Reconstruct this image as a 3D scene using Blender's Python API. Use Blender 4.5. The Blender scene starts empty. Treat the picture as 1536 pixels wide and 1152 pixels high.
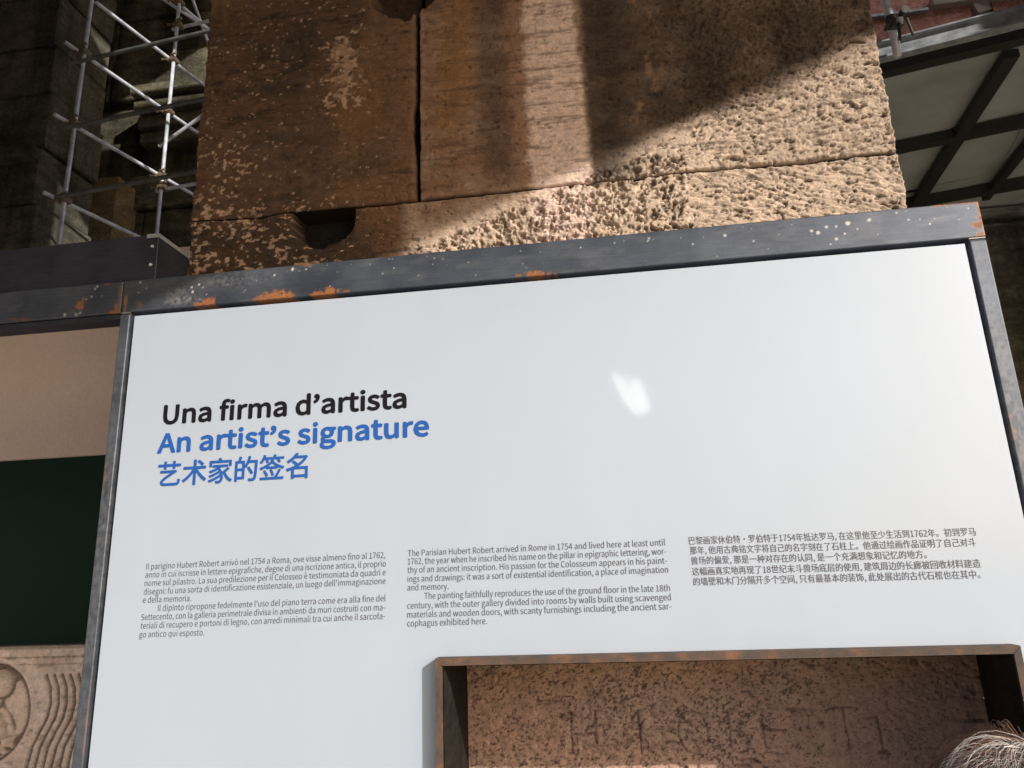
import bpy, math, os, random
import numpy as np
from mathutils import Matrix, Vector

sc = bpy.context.scene
col = sc.collection
# ------------------------------------------------------------------ camera
cam = bpy.data.cameras.new("camera"); camo = bpy.data.objects.new("camera", cam); col.objects.link(camo)
cam.sensor_width = 36.0; cam.lens = 24.768; cam.clip_start = 0.02; cam.clip_end = 300
R = ((0.99025388, -0.12086959, 0.06919389), (0.13428181, 0.96041641, -0.24406701), (-0.03695466, 0.25097979, 0.96728667))
camo.matrix_world = Matrix(((R[0][0], R[0][2], -R[0][1], 0.93485), (R[1][0], R[1][2], -R[1][1], -1.25487),
                            (R[2][0], R[2][2], -R[2][1], 1.75), (0, 0, 0, 1)))
sc.camera = camo
# ------------------------------------------------------------------ sky and sun
SUN = Vector((1.1, -1.0, 0.65)).normalized()
w = bpy.data.worlds.new("World"); sc.world = w; w.use_nodes = True
wn = w.node_tree; bg = wn.nodes['Background']
sky = wn.nodes.new('ShaderNodeTexSky'); sky.sky_type = 'NISHITA'; sky.sun_disc = False
sky.sun_elevation = math.asin(SUN.z); sky.sun_rotation = math.atan2(SUN.x, SUN.y)
sky.air_density = 1.0; sky.dust_density = 2.5; sky.ozone_density = 0.7
wn.links.new(sky.outputs[0], bg.inputs[0]); bg.inputs[1].default_value = 0.15
sl = bpy.data.lights.new("sun", 'SUN'); so = bpy.data.objects.new("sun", sl); col.objects.link(so)
sl.energy = 4.0; sl.angle = math.radians(0.5); sl.color = (1.0, 0.965, 0.925)
so.rotation_euler = SUN.to_track_quat('Z', 'Y').to_euler()
so.location = SUN * 30
sc.view_settings.view_transform = 'Standard'; sc.view_settings.look = 'None'
sc.view_settings.gamma = 1; sc.view_settings.exposure = 0.0; sc.view_settings.use_curve_mapping = False
sc.render.engine = 'CYCLES'
sc.cycles.max_bounces = 8; sc.cycles.diffuse_bounces = 5; sc.cycles.glossy_bounces = 4

# ------------------------------------------------------------------ helpers
def link(o, parent=None):
    col.objects.link(o)
    if parent is not None: o.parent = parent
    return o
def tag(o, label=None, cat=None, group=None, kind=None):
    if label: o['label'] = label
    if cat: o['category'] = cat
    if group: o['group'] = group
    if kind: o['kind'] = kind
    return o
def empty(name, loc, label, cat, group=None):
    o = bpy.data.objects.new(name, None); o.location = loc; o.empty_display_size = .1
    link(o); return tag(o, label, cat, group)
class MB:
    """collects polygons in world coordinates"""
    def __init__(s): s.v = []; s.f = []
    def add(s, vs, fs):
        b = len(s.v); s.v += [tuple(v) for v in vs]; s.f += [tuple(b + i for i in f) for f in fs]; return s
    def box(s, x0, x1, y0, y1, z0, z1, bev=0.0):
        if bev <= 0:
            return s.add([(x0,y0,z0),(x1,y0,z0),(x1,y1,z0),(x0,y1,z0),(x0,y0,z1),(x1,y0,z1),(x1,y1,z1),(x0,y1,z1)],
                         [(0,3,2,1),(4,5,6,7),(0,1,5,4),(1,2,6,5),(2,3,7,6),(3,0,4,7)])
        # bevelled box: three shells of 8 verts
        b = bev; V = []; idx = {}
        for i,x in enumerate((x0,x1)):
            for j,y in enumerate((y0,y1)):
                for k,z in enumerate((z0,z1)):
                    sx, sy, sz = (b,-b)[i], (b,-b)[j], (b,-b)[k]
                    idx[i,j,k] = len(V); V += [(x,y+sy,z+sz),(x+sx,y,z+sz),(x+sx,y+sy,z)]
        F = []
        q = lambda a: idx[a]
        F.append((q((0,0,0)),q((0,0,1)),q((0,1,1)),q((0,1,0)))); F.append((q((1,0,0)),q((1,1,0)),q((1,1,1)),q((1,0,1))))
        F.append(tuple(i+1 for i in (q((0,0,0)),q((1,0,0)),q((1,0,1)),q((0,0,1))))); F.append(tuple(i+1 for i in (q((0,1,0)),q((0,1,1)),q((1,1,1)),q((1,1,0)))))
        F.append(tuple(i+2 for i in (q((0,0,0)),q((0,1,0)),q((1,1,0)),q((1,0,0))))); F.append(tuple(i+2 for i in (q((0,0,1)),q((1,0,1)),q((1,1,1)),q((0,1,1)))))
        for k in (0,1):
            for j in (0,1): F.append((q((0,j,k))+1,q((1,j,k))+1,q((1,j,k))+2,q((0,j,k))+2))
            for i in (0,1): F.append((q((i,0,k)),q((i,1,k)),q((i,1,k))+2,q((i,0,k))+2))
        for i in (0,1):
            for j in (0,1): F.append((q((i,j,0)),q((i,j,1)),q((i,j,1))+1,q((i,j,0))+1))
        for a in idx: F.append((q(a),q(a)+1,q(a)+2))
        return s.add(V, F)
    def tube(s, a, b, r, n=14, caps=True, r2=None):
        a = Vector(a); b = Vector(b); d = (b-a).normalized()
        u = d.orthogonal().normalized(); v = d.cross(u); V = []
        r2 = r if r2 is None else r2
        for p, rr in ((a, r), (b, r2)):
            for i in range(n):
                t = 2*math.pi*i/n; V.append(p + (u*math.cos(t)+v*math.sin(t))*rr)
        F = [(i,(i+1)%n,n+(i+1)%n,n+i) for i in range(n)]
        if caps: F += [tuple(range(n-1,-1,-1)), tuple(range(n,2*n))]
        return s.add(V, F)
    def prism(s, poly, y0, y1):
        n = len(poly); V = [(x,y0,z) for x,z in poly]+[(x,y1,z) for x,z in poly]
        return s.add(V, [tuple(range(n)), tuple(range(2*n-1,n-1,-1))]+[(i,n+i,n+(i+1)%n,(i+1)%n) for i in range(n)])
    def build(s, name, mat, parent=None, smooth=False, fix=True):
        me = bpy.data.meshes.new(name); me.from_pydata(s.v, [], s.f)
        if fix:
            import bmesh
            bm = bmesh.new(); bm.from_mesh(me); bmesh.ops.recalc_face_normals(bm, faces=bm.faces); bm.to_mesh(me); bm.free()
        me.materials.append(mat)
        o = bpy.data.objects.new(name, me); link(o)
        if smooth:
            for p in me.polygons: p.use_smooth = True
        if parent is not None:
            o.parent = parent; o.matrix_parent_inverse = Matrix.Translation(-parent_loc(parent))
        return o
def parent_loc(p):
    v = Vector(p.location)
    # parents are either empties at a location or meshes at the origin, with the same inverse trick
    return v if p.type == 'EMPTY' else Vector((0,0,0))

_tab = {}
def vn(x, z, sx, sz, seed):
    """value noise -1..1, numpy arrays"""
    if seed not in _tab: _tab[seed] = np.random.RandomState(seed).rand(256,256)*2-1
    T = _tab[seed]; X = x/sx + seed*7.31; Z = z/sz + seed*3.17
    xi = np.floor(X).astype(int); zi = np.floor(Z).astype(int); fx = X-xi; fz = Z-zi
    fx = fx*fx*(3-2*fx); fz = fz*fz*(3-2*fz)
    g = lambda a,b: T[a & 255, b & 255]
    return (g(xi,zi)*(1-fx)+g(xi+1,zi)*fx)*(1-fz)+(g(xi,zi+1)*(1-fx)+g(xi+1,zi+1)*fx)*fz
def fbm(x, z, sx, sz, seed, n=4, g=.5):
    t = 0; a = 1; s = 0
    for i in range(n):
        t = t + a*vn(x, z, sx/2**i, sz/2**i, seed+i); s += a; a *= g
    return t/s*1.6
def ss(a, b, x):
    t = np.clip((x-a)/(b-a), 0, 1); return t*t*(3-2*t)
def seg_dist(x, z, pts):
    d = np.full(x.shape, 1e9)
    for (ax,az),(bx,bz) in zip(pts[:-1], pts[1:]):
        vx, vz = bx-ax, bz-az; L = vx*vx+vz*vz+1e-12
        t = np.clip(((x-ax)*vx+(z-az)*vz)/L, 0, 1)
        d = np.minimum(d, np.hypot(x-ax-t*vx, z-az-t*vz))
    return d

# ------------------------------------------------------------------ materials
def mat(name, base=(.5,.5,.5), rough=.8, metal=0.0, spec=.5):
    m = bpy.data.materials.new(name); m.use_nodes = True
    b = m.node_tree.nodes['Principled BSDF']
    b.inputs['Base Color'].default_value = (*base, 1); b.inputs['Roughness'].default_value = rough
    b.inputs['Metallic'].default_value = metal; b.inputs['Specular IOR Level'].default_value = spec
    return m
def N(m, t, **k):
    n = m.node_tree.nodes.new(t)
    for a, v in k.items(): setattr(n, a, v)
    return n
def L(m, a, b): m.node_tree.links.new(a, b)
def pb(m): return m.node_tree.nodes['Principled BSDF']
def objco(m, scale=(1,1,1)):
    tc = N(m,'ShaderNodeTexCoord'); mp = N(m,'ShaderNodeMapping'); mp.inputs['Scale'].default_value = scale
    L(m, tc.outputs['Object'], mp.inputs[0]); return mp.outputs[0]
def noise(m, co, scale, detail=4, rough=.55):
    n = N(m,'ShaderNodeTexNoise'); n.inputs['Scale'].default_value = scale; n.inputs['Detail'].default_value = detail
    n.inputs['Roughness'].default_value = rough; L(m, co, n.inputs['Vector']); return n.outputs['Fac']
def ramp(m, fac, stops):
    r = N(m,'ShaderNodeValToRGB'); e = r.color_ramp.elements
    while len(e) < len(stops): e.new(.5)
    for i,(p,c) in enumerate(stops):
        e[i].position = p; e[i].color = (*c,1) if len(c)==3 else c
    L(m, fac, r.inputs[0]); return r.outputs[0]
def mul(m, a, b, mode='MULTIPLY', fac=1.0):
    x = N(m,'ShaderNodeMix', data_type='RGBA', blend_type=mode); x.inputs[0].default_value = fac
    L(m, a, x.inputs[6])
    if isinstance(b, tuple): x.inputs[7].default_value = (*b,1)
    else: L(m, b, x.inputs[7])
    return x.outputs[2]
def bump(m, h, dist, strength=1.0):
    b = N(m,'ShaderNodeBump'); b.inputs['Distance'].default_value = dist; b.inputs['Strength'].default_value = strength
    L(m, h, b.inputs['Height']); L(m, b.outputs[0], pb(m).inputs['Normal'])

def stone_attr(name, grain=.003, bd=.0012):
    m = mat(name, rough=.92, spec=.2)
    a = N(m,'ShaderNodeVertexColor', layer_name='tone')
    co = objco(m)
    n1 = noise(m, co, 340, 5, .7); n2 = noise(m, co, 55, 4, .6); n5 = noise(m, objco(m, (1,1,1.7)), 120, 9, .78)
    c = mul(m, a.outputs[0], ramp(m, n1, [(.25,(.62,.6,.58)),(.5,(1,1,1)),(.78,(1.35,1.33,1.3))]))
    c = mul(m, c, ramp(m, n2, [(.3,(.8,.8,.8)),(.7,(1.18,1.17,1.15))]))
    L(m, c, pb(m).inputs['Base Color'])
    sm_ = N(m,'ShaderNodeMath', operation='ADD'); L(m, n5, sm_.inputs[0]); k_ = N(m,'ShaderNodeMath', operation='MULTIPLY'); L(m, n1, k_.inputs[0]); k_.inputs[1].default_value = .35; L(m, k_.outputs[0], sm_.inputs[1])
    bump(m, sm_.outputs[0], bd*3.2, .85)
    return m
M = {}
M['stone'] = stone_attr('travertine_worn')
M['marble'] = stone_attr('carved_marble', bd=.0006)
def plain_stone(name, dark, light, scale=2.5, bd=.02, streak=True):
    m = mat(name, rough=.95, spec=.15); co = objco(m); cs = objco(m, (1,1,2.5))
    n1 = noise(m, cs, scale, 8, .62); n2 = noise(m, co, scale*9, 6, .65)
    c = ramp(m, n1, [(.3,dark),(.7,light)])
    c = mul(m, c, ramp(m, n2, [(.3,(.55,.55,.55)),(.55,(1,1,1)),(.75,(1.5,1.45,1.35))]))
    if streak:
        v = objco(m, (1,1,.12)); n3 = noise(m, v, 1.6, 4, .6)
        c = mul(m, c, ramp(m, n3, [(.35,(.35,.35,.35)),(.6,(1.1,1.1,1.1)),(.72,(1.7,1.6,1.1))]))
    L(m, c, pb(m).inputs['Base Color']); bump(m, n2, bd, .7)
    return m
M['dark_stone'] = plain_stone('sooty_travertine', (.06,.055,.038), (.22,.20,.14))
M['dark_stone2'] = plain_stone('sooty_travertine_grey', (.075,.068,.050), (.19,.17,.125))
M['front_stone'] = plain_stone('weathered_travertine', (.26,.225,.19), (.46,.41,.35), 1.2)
M['ochre_stone'] = plain_stone('ochre_travertine', (.15,.11,.06), (.30,.225,.13), 3, streak=False)
M['red_wall'] = plain_stone('red_plaster', (.60,.29,.22), (.80,.44,.34), 3.5, streak=False)
M['ledge'] = mat('pale_ledge', (.45,.40,.33), .8)
M['mortar'] = mat('dark_mortar', (.03,.026,.02), .95)
# floor
m = mat('paving', rough=.85); co = objco(m); n1 = noise(m, co, .8, 8, .6); n2 = noise(m, co, 30, 5, .6)
c = ramp(m, n1, [(.3,(.36,.32,.275)),(.7,(.54,.485,.42))]); c = mul(m, c, ramp(m, n2, [(.3,(.75,.75,.75)),(.7,(1.15,1.15,1.15))]))
L(m, c, pb(m).inputs['Base Color']); bump(m, n2, .004); M['floor'] = m
# steel
def steel(name, base, rough=.42, metal=.75, attr=False):
    m = mat(name, base, rough, metal); co = objco(m, (1,1,1)); cs = objco(m, (.6,3,14))
    n1 = noise(m, co, 9, 6, .6); n2 = noise(m, cs, 22, 5, .6); n3 = noise(m, co, 260, 3, .6)
    rb = N(m,'ShaderNodeRGB'); rb.outputs[0].default_value = (*base,1)
    c = mul(m, rb.outputs[0], ramp(m, n1, [(.3,(.6,.62,.66)),(.5,(1,1,1)),(.72,(1.35,1.33,1.3))]))
    c = mul(m, c, ramp(m, n2, [(.3,(.82,.82,.82)),(.7,(1.16,1.16,1.16))]))
    c = mul(m, c, ramp(m, n3, [(.3,(.9,.9,.9)),(.7,(1.08,1.08,1.08))]))
    rr = N(m,'ShaderNodeMapRange'); rr.inputs[3].default_value = rough-.1; rr.inputs[4].default_value = rough+.14; L(m, n1, rr.inputs[0])
    rough_out = rr.outputs[0]; 
    if attr:
        a = N(m,'ShaderNodeVertexColor', layer_name='wear')   # R rust, G lime spot, B scuff
        sp = N(m,'ShaderNodeSeparateColor'); L(m, a.outputs[0], sp.inputs[0])
        nr = noise(m, co, 420, 4, .7)
        rc = ramp(m, nr, [(.3,(.09,.035,.015)),(.5,(.28,.10,.032)),(.7,(.48,.21,.07))])
        def mx(cc, f, col2):
            x = N(m,'ShaderNodeMix', data_type='RGBA'); L(m, f, x.inputs[0]); L(m, cc, x.inputs[6])
            if isinstance(col2, tuple): x.inputs[7].default_value = (*col2,1)
            else: L(m, col2, x.inputs[7])
            return x.outputs[2]
        c = mx(c, sp.outputs[2], (.30,.29,.27)); c = mx(c, sp.outputs[0], rc); c = mx(c, sp.outputs[1], (.55,.53,.48))
        ad = N(m,'ShaderNodeMath', operation='MAXIMUM'); L(m, sp.outputs[0], ad.inputs[0]); L(m, sp.outputs[1], ad.inputs[1])
        sb = N(m,'ShaderNodeMath', operation='SUBTRACT', use_clamp=True); sb.inputs[0].default_value = 1; L(m, ad.outputs[0], sb.inputs[1])
        ml = N(m,'ShaderNodeMath', operation='MULTIPLY'); L(m, sb.outputs[0], ml.inputs[0]); ml.inputs[1].default_value = metal
        L(m, ml.outputs[0], pb(m).inputs['Metallic'])
        r2 = N(m,'ShaderNodeMath', operation='MAXIMUM'); L(m, rough_out, r2.inputs[0])
        r3 = N(m,'ShaderNodeMath', operation='MULTIPLY'); L(m, ad.outputs[0], r3.inputs[0]); r3.inputs[1].default_value = .85; L(m, r3.outputs[0], r2.inputs[1]); rough_out = r2.outputs[0]
    L(m, c, pb(m).inputs['Base Color']); L(m, rough_out, pb(m).inputs['Roughness'])
    bump(m, n3, .0002, .4)
    return m
M['steel'] = steel('blackened_steel', (.070,.080,.102), .46, .35, attr=True)
M['steel_p'] = steel('blackened_steel_post', (.030,.034,.044), .55, .3)
M['steel_dark'] = steel('dark_sheet_steel', (.045,.045,.065), .55, .5)
M['galv'] = steel('galvanised_tube', (.74,.75,.78), .5, .3)
M['galv_shaded'] = steel('shaded_tube', (.20,.20,.18), .6, .4)  # shade on the front ledgers put into a darker galvanised colour
M['coupler'] = steel('rusty_coupler', (.26,.19,.12), .65, .4)
M['clamp'] = steel('dark_clamp', (.09,.08,.06), .6, .4)
M['alu'] = steel('aluminium_fascia', (.42,.44,.45), .5, .5)
M['frame_dark'] = mat('dark_walkway_steel', (.035,.033,.028), .6, .2)
M['black'] = mat('black_gap', (.008,.008,.010), .9)
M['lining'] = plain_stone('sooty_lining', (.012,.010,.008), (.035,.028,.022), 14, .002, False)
m = mat('corten', rough=.8, metal=.15); co = objco(m); n1 = noise(m, co, 30, 5, .6); n2 = noise(m, co, 480, 4, .7)
c = ramp(m, n1, [(.35,(.075,.060,.050)),(.55,(.125,.080,.055)),(.72,(.27,.115,.06))]); c = mul(m, c, ramp(m, n2, [(.3,(.6,.6,.6)),(.7,(1.3,1.3,1.3))]))
L(m, c, pb(m).inputs['Base Color']); bump(m, n2, .0008); M['corten'] = m
m = mat('white_board', (.60,.615,.645), .45); co = objco(m); n1 = noise(m, co, 2.5, 5, .5)
c = ramp(m, n1, [(.3,(.430,.483,.560)),(.7,(.444,.498,.576))]); nd = noise(m, co, 310, 2, .5); c = mul(m, c, ramp(m, nd, [(.19,(.80,.79,.77)),(.235,(1,1,1))]))
cs_ = objco(m, (1,1,.35)); n7 = noise(m, cs_, 5, 6, .65); c = mul(m, c, ramp(m, n7, [(.25,(.975,.972,.965)),(.6,(1.01,1.01,1.01))]))
mr = N(m,'ShaderNodeMapRange'); mr.inputs[3].default_value = .03; mr.inputs[4].default_value = .075; L(m, n7, mr.inputs[0]); L(m, mr.outputs[0], pb(m).inputs['Coat Roughness'])
L(m, c, pb(m).inputs['Base Color'])
pb(m).inputs['Coat Weight'].default_value = .6; M['board'] = m
M['ink_black'] = mat('ink_black', (.010,.008,.011), .7, spec=.15)
M['ink_grey'] = mat('ink_grey', (.105,.10,.11), .5)
M['ink_blue'] = mat('ink_blue', (.020,.100,.37), .6, spec=.2)
m = mat('tan_plaster', rough=.85); co = objco(m); n1 = noise(m, co, 3, 6, .55); n2 = noise(m, co, 90, 4, .6)
c = ramp(m, n1, [(.3,(.78,.61,.53)),(.7,(.86,.69,.61))]); c = mul(m, c, ramp(m, n2, [(.3,(.93,.93,.93)),(.7,(1.05,1.05,1.05))]))
L(m, c, pb(m).inputs['Base Color']); bump(m, n2, .0008); M['tan'] = m
M['green_dark'] = mat('dark_green_cloth', (.016,.052,.038), .9)
m = mat('clear_plate', (.30,.31,.25), .25); pb(m).inputs['Transmission Weight'].default_value = .15; co = objco(m)
n1 = noise(m, co, 2, 5, .5); L(m, ramp(m, n1, [(.3,(.40,.43,.37)),(.7,(.60,.63,.56))]), pb(m).inputs['Base Color']); M['plate'] = m

# ------------------------------------------------------------------ displaced stone faces
def face_grid(name, x0, x1, z0, z1, y, depth, res, hfun, cfun, material, parent, layer='tone', edge=True, jag=.0, rz=None):
    nx = max(2, int((x1-x0)/res)); nz = max(2, int((z1-z0)/(rz or res)))
    xs = np.linspace(x0, x1, nx+1); zs = np.linspace(z0, z1, nz+1)
    X, Z = np.meshgrid(xs, zs, indexing='ij')
    H = hfun(X, Z)
    C = cfun(X, Z, H)
    Xo = X.copy(); Zo = Z.copy()
    if jag > 0:
        wl = (1-ss(0, .03, X-x0))*(abs(x0)<.01); wr = (1-ss(0, .03, x1-X))*(abs(x1-1.6)<.01)
        if abs(x1-.557) < .01:      # chipped arris along the upright joint
            Xo = Xo - (1-ss(0, .035, x1-X))*(.0012+.011*np.clip(fbm(Z, X*0, .09, 1, 77, 2)-.15, 0, 1)+.0018*(1+fbm(Z, X*0, .012, 1, 79, 3, .7)))
        if abs(x0-.557) < .01:
            Xo = Xo + (1-ss(0, .02, X-x0))*.0016*(1+fbm(Z, X*0, .014, 1, 83, 3, .7))
        Xo = Xo + wl*jag*(.6+.5*fbm(Z, X*0, .15, 1, 71, 2)+.5*fbm(Z, X*0, .02, 1, 73, 4, .7)) - wr*jag*(.6+.5*fbm(Z, X*0, .15, 1, 91, 2)+.5*fbm(Z, X*0, .02, 1, 93, 4, .7))
    n = (nx+1)*(nz+1)
    V = np.empty((n,3)); V[:,0] = Xo.ravel(); V[:,1] = (y+H).ravel(); V[:,2] = Zo.ravel()
    I = np.arange(n).reshape(nx+1, nz+1)
    F = np.stack([I[:-1,:-1], I[1:,:-1], I[1:,1:], I[:-1,1:]], -1).reshape(-1,4)
    ring = np.concatenate([I[:,0], I[-1,1:], I[-2::-1,-1], I[0,-2:0:-1]])
    nr = len(ring); B1 = V[ring].copy(); B1[:,1] += .003
    B = V[ring].copy(); B[:,1] = y+depth
    ra = n+np.arange(nr); rb = ra+nr; r2 = np.roll(ring,-1); ra2 = np.roll(ra,-1); rb2 = np.roll(rb,-1)
    V = np.vstack([V, B1, B]); F = np.vstack([F, np.stack([r2, ring, ra, ra2], -1), np.stack([ra2, ra, rb, rb2], -1)])
    me = bpy.data.meshes.new(name)
    me.vertices.add(len(V)); me.vertices.foreach_set('co', V.ravel())
    me.loops.add(F.size); me.loops.foreach_set('vertex_index', F.ravel().astype(np.int32))
    me.polygons.add(len(F)); me.polygons.foreach_set('loop_start', np.arange(0, F.size, 4, dtype=np.int32))
    try: me.polygons.foreach_set('loop_total', np.full(len(F), 4, dtype=np.int32))
    except Exception: pass
    sm = np.zeros(len(F), dtype=bool); sm[:nx*nz] = True; me.polygons.foreach_set('use_smooth', sm)
    me.update(calc_edges=True); me.validate()
    ca = me.color_attributes.new(layer, 'FLOAT_COLOR', 'POINT')
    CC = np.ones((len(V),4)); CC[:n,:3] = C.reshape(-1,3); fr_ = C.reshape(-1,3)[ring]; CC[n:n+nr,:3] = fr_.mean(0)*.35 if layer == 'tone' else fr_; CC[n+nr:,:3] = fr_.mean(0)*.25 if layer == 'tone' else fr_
    ca.data.foreach_set('color', CC.ravel())
    me.materials.append(material)
    o = bpy.data.objects.new(name, me); link(o)
    if parent is not None: o.parent = parent; o.matrix_parent_inverse = Matrix.Translation(-parent_loc(parent))
    return o

def travertine_h(X, Z, x0, x1, z0, z1, rough_zone=True, letters=None, tool=1.0):
    H = .006*fbm(X, Z, .35, .22, 3, 3)
    H += .0016*fbm(X, Z, .016, .010, 11, 4, .75)
    # bedding pits, stretched along the bed
    p = fbm(X, Z, .040, .0075, 21, 3, .6); band = ss(.05, .5, fbm(X, Z, .5, .05, 31, 2))
    H += .0055*ss(.62, 1.0, p)*(.25+band)
    p2 = fbm(X, Z, .010, .006, 41, 2, .6); H += .0030*ss(.70, 1.0, p2); H += .0035*ss(.50,.80,fbm(X, Z, .0085, .0055, 271, 3, .7)+.25*fbm(X, Z, .06, .03, 275, 2))*ss(1.0,1.14,X)
    # left block: deeper weathering
    lf = 1-ss(.25, .60, X)
    H += lf*(.006*fbm(X, Z, .12, .05, 51, 4, .6) + .004*ss(.35, .9, fbm(X, Z, .03, .018, 52, 3, .6)))
    # tool marks, slanted, on the right hand blocks
    rt = ss(1.13, 1.19, X)*tool
    low = 1-ss(2.555, 2.575, Z)
    A = X*.93 - Z*.36; B = X*.36 + Z*.93
    A2 = X*.98 + Z*-.05; B2 = Z + .03*fbm(X, Z, .1, .1, 60, 2)
    g1 = fbm(A, B + .010*fbm(X, Z, .09, .09, 59, 2), .036, .0065, 61, 3, .75)
    g2 = fbm(A2, B2, .04, .0065, 62, 3, .7)
    H += rt*(low*.0036*g1 + (1-low)*(.0023*g2 + .0023*fbm(X, Z, .0085, .0075, 63, 3, .8)))
    H += rt*.004*ss(.6, 1.0, fbm(X, Z, .026, .014, 64, 2))
    if rough_zone:
        top = 2.505 + (X-.72)*.34 + .010*fbm(X, Z, .03, .03, 70, 3)
        top = np.minimum(top, 2.625 + .008*fbm(X, Z, .02, .02, 72, 2))
        rz = ss(.44, .52, X)*(1-ss(1.150, 1.160, X+.006*fbm(X, Z, .02, .02, 73, 3)))*(1-ss(-.006, .008, Z-top))
        q = fbm(X, Z, .0135, .0105, 74, 4, .75)
        H += rz*(.0098*(ss(-.15, .50, q)-.35) + .004*ss(.1, .7, fbm(X, Z, .009, .008, 75, 2)))
    # hole
    hx = (X-.331)/.078; hz = (Z-2.545)/.072
    d = np.hypot(hx + .05*fbm(X, Z, .04, .04, 80, 2), hz + .06*fbm(X, Z, .04, .04, 81, 2))
    inh = (1-ss(.90, 1.0, d))*(Z < 2.5665)
    H += .060*inh + .004*np.exp(-((d-1)/.12)**2)*(Z<2.5665)
    # softened hollow over the hole
    H += .007*np.exp(-(((X-.33)/.060)**2))*np.exp(-np.clip(Z-2.562,0,9)/.016)*(Z>=2.5665)
    # broken arris along the vertical joint
    br = .030*np.clip(fbm(Z, X*0, .11, 1, 85, 3)+.25, 0, 1)
    H += .006*(1-ss(0, 1, (.5555-X)/(br*.8+.002)))*(X<.557)*(Z>2.568)
    # cavity at the top of the joint
    d2 = np.hypot((X-.520)/.090, (Z-3.150)/.085 - .25*np.abs((X-.52)/.09)); H += .06*(1-ss(.75, 1.05, d2+.12*fbm(X, Z, .03, .03, 88, 3)))
    # edges of the block
    for d, a in ((X-x0, 5), (x1-X, 6), (Z-z0, 7), (z1-Z, 8)):
        wob = .0020*(1+fbm(X, Z, .025, .025, 95+a, 4, .7)); H += .008*(1-ss(0, 1, d/(wob+.0015)))*(1.0 if a < 7 else .15+.85*ss(.38,.46,X))
    wt = ss(1.0, 1.1, X); ed = np.minimum(np.abs(Z-2.568), 9)
    H += wt*.014*np.clip(fbm(X, X*0+3, .05, 1, 99, 3), 0, 1)*np.exp(-ed/.005)
    if letters is not None:
        H += letters(X, Z)
    return H

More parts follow.
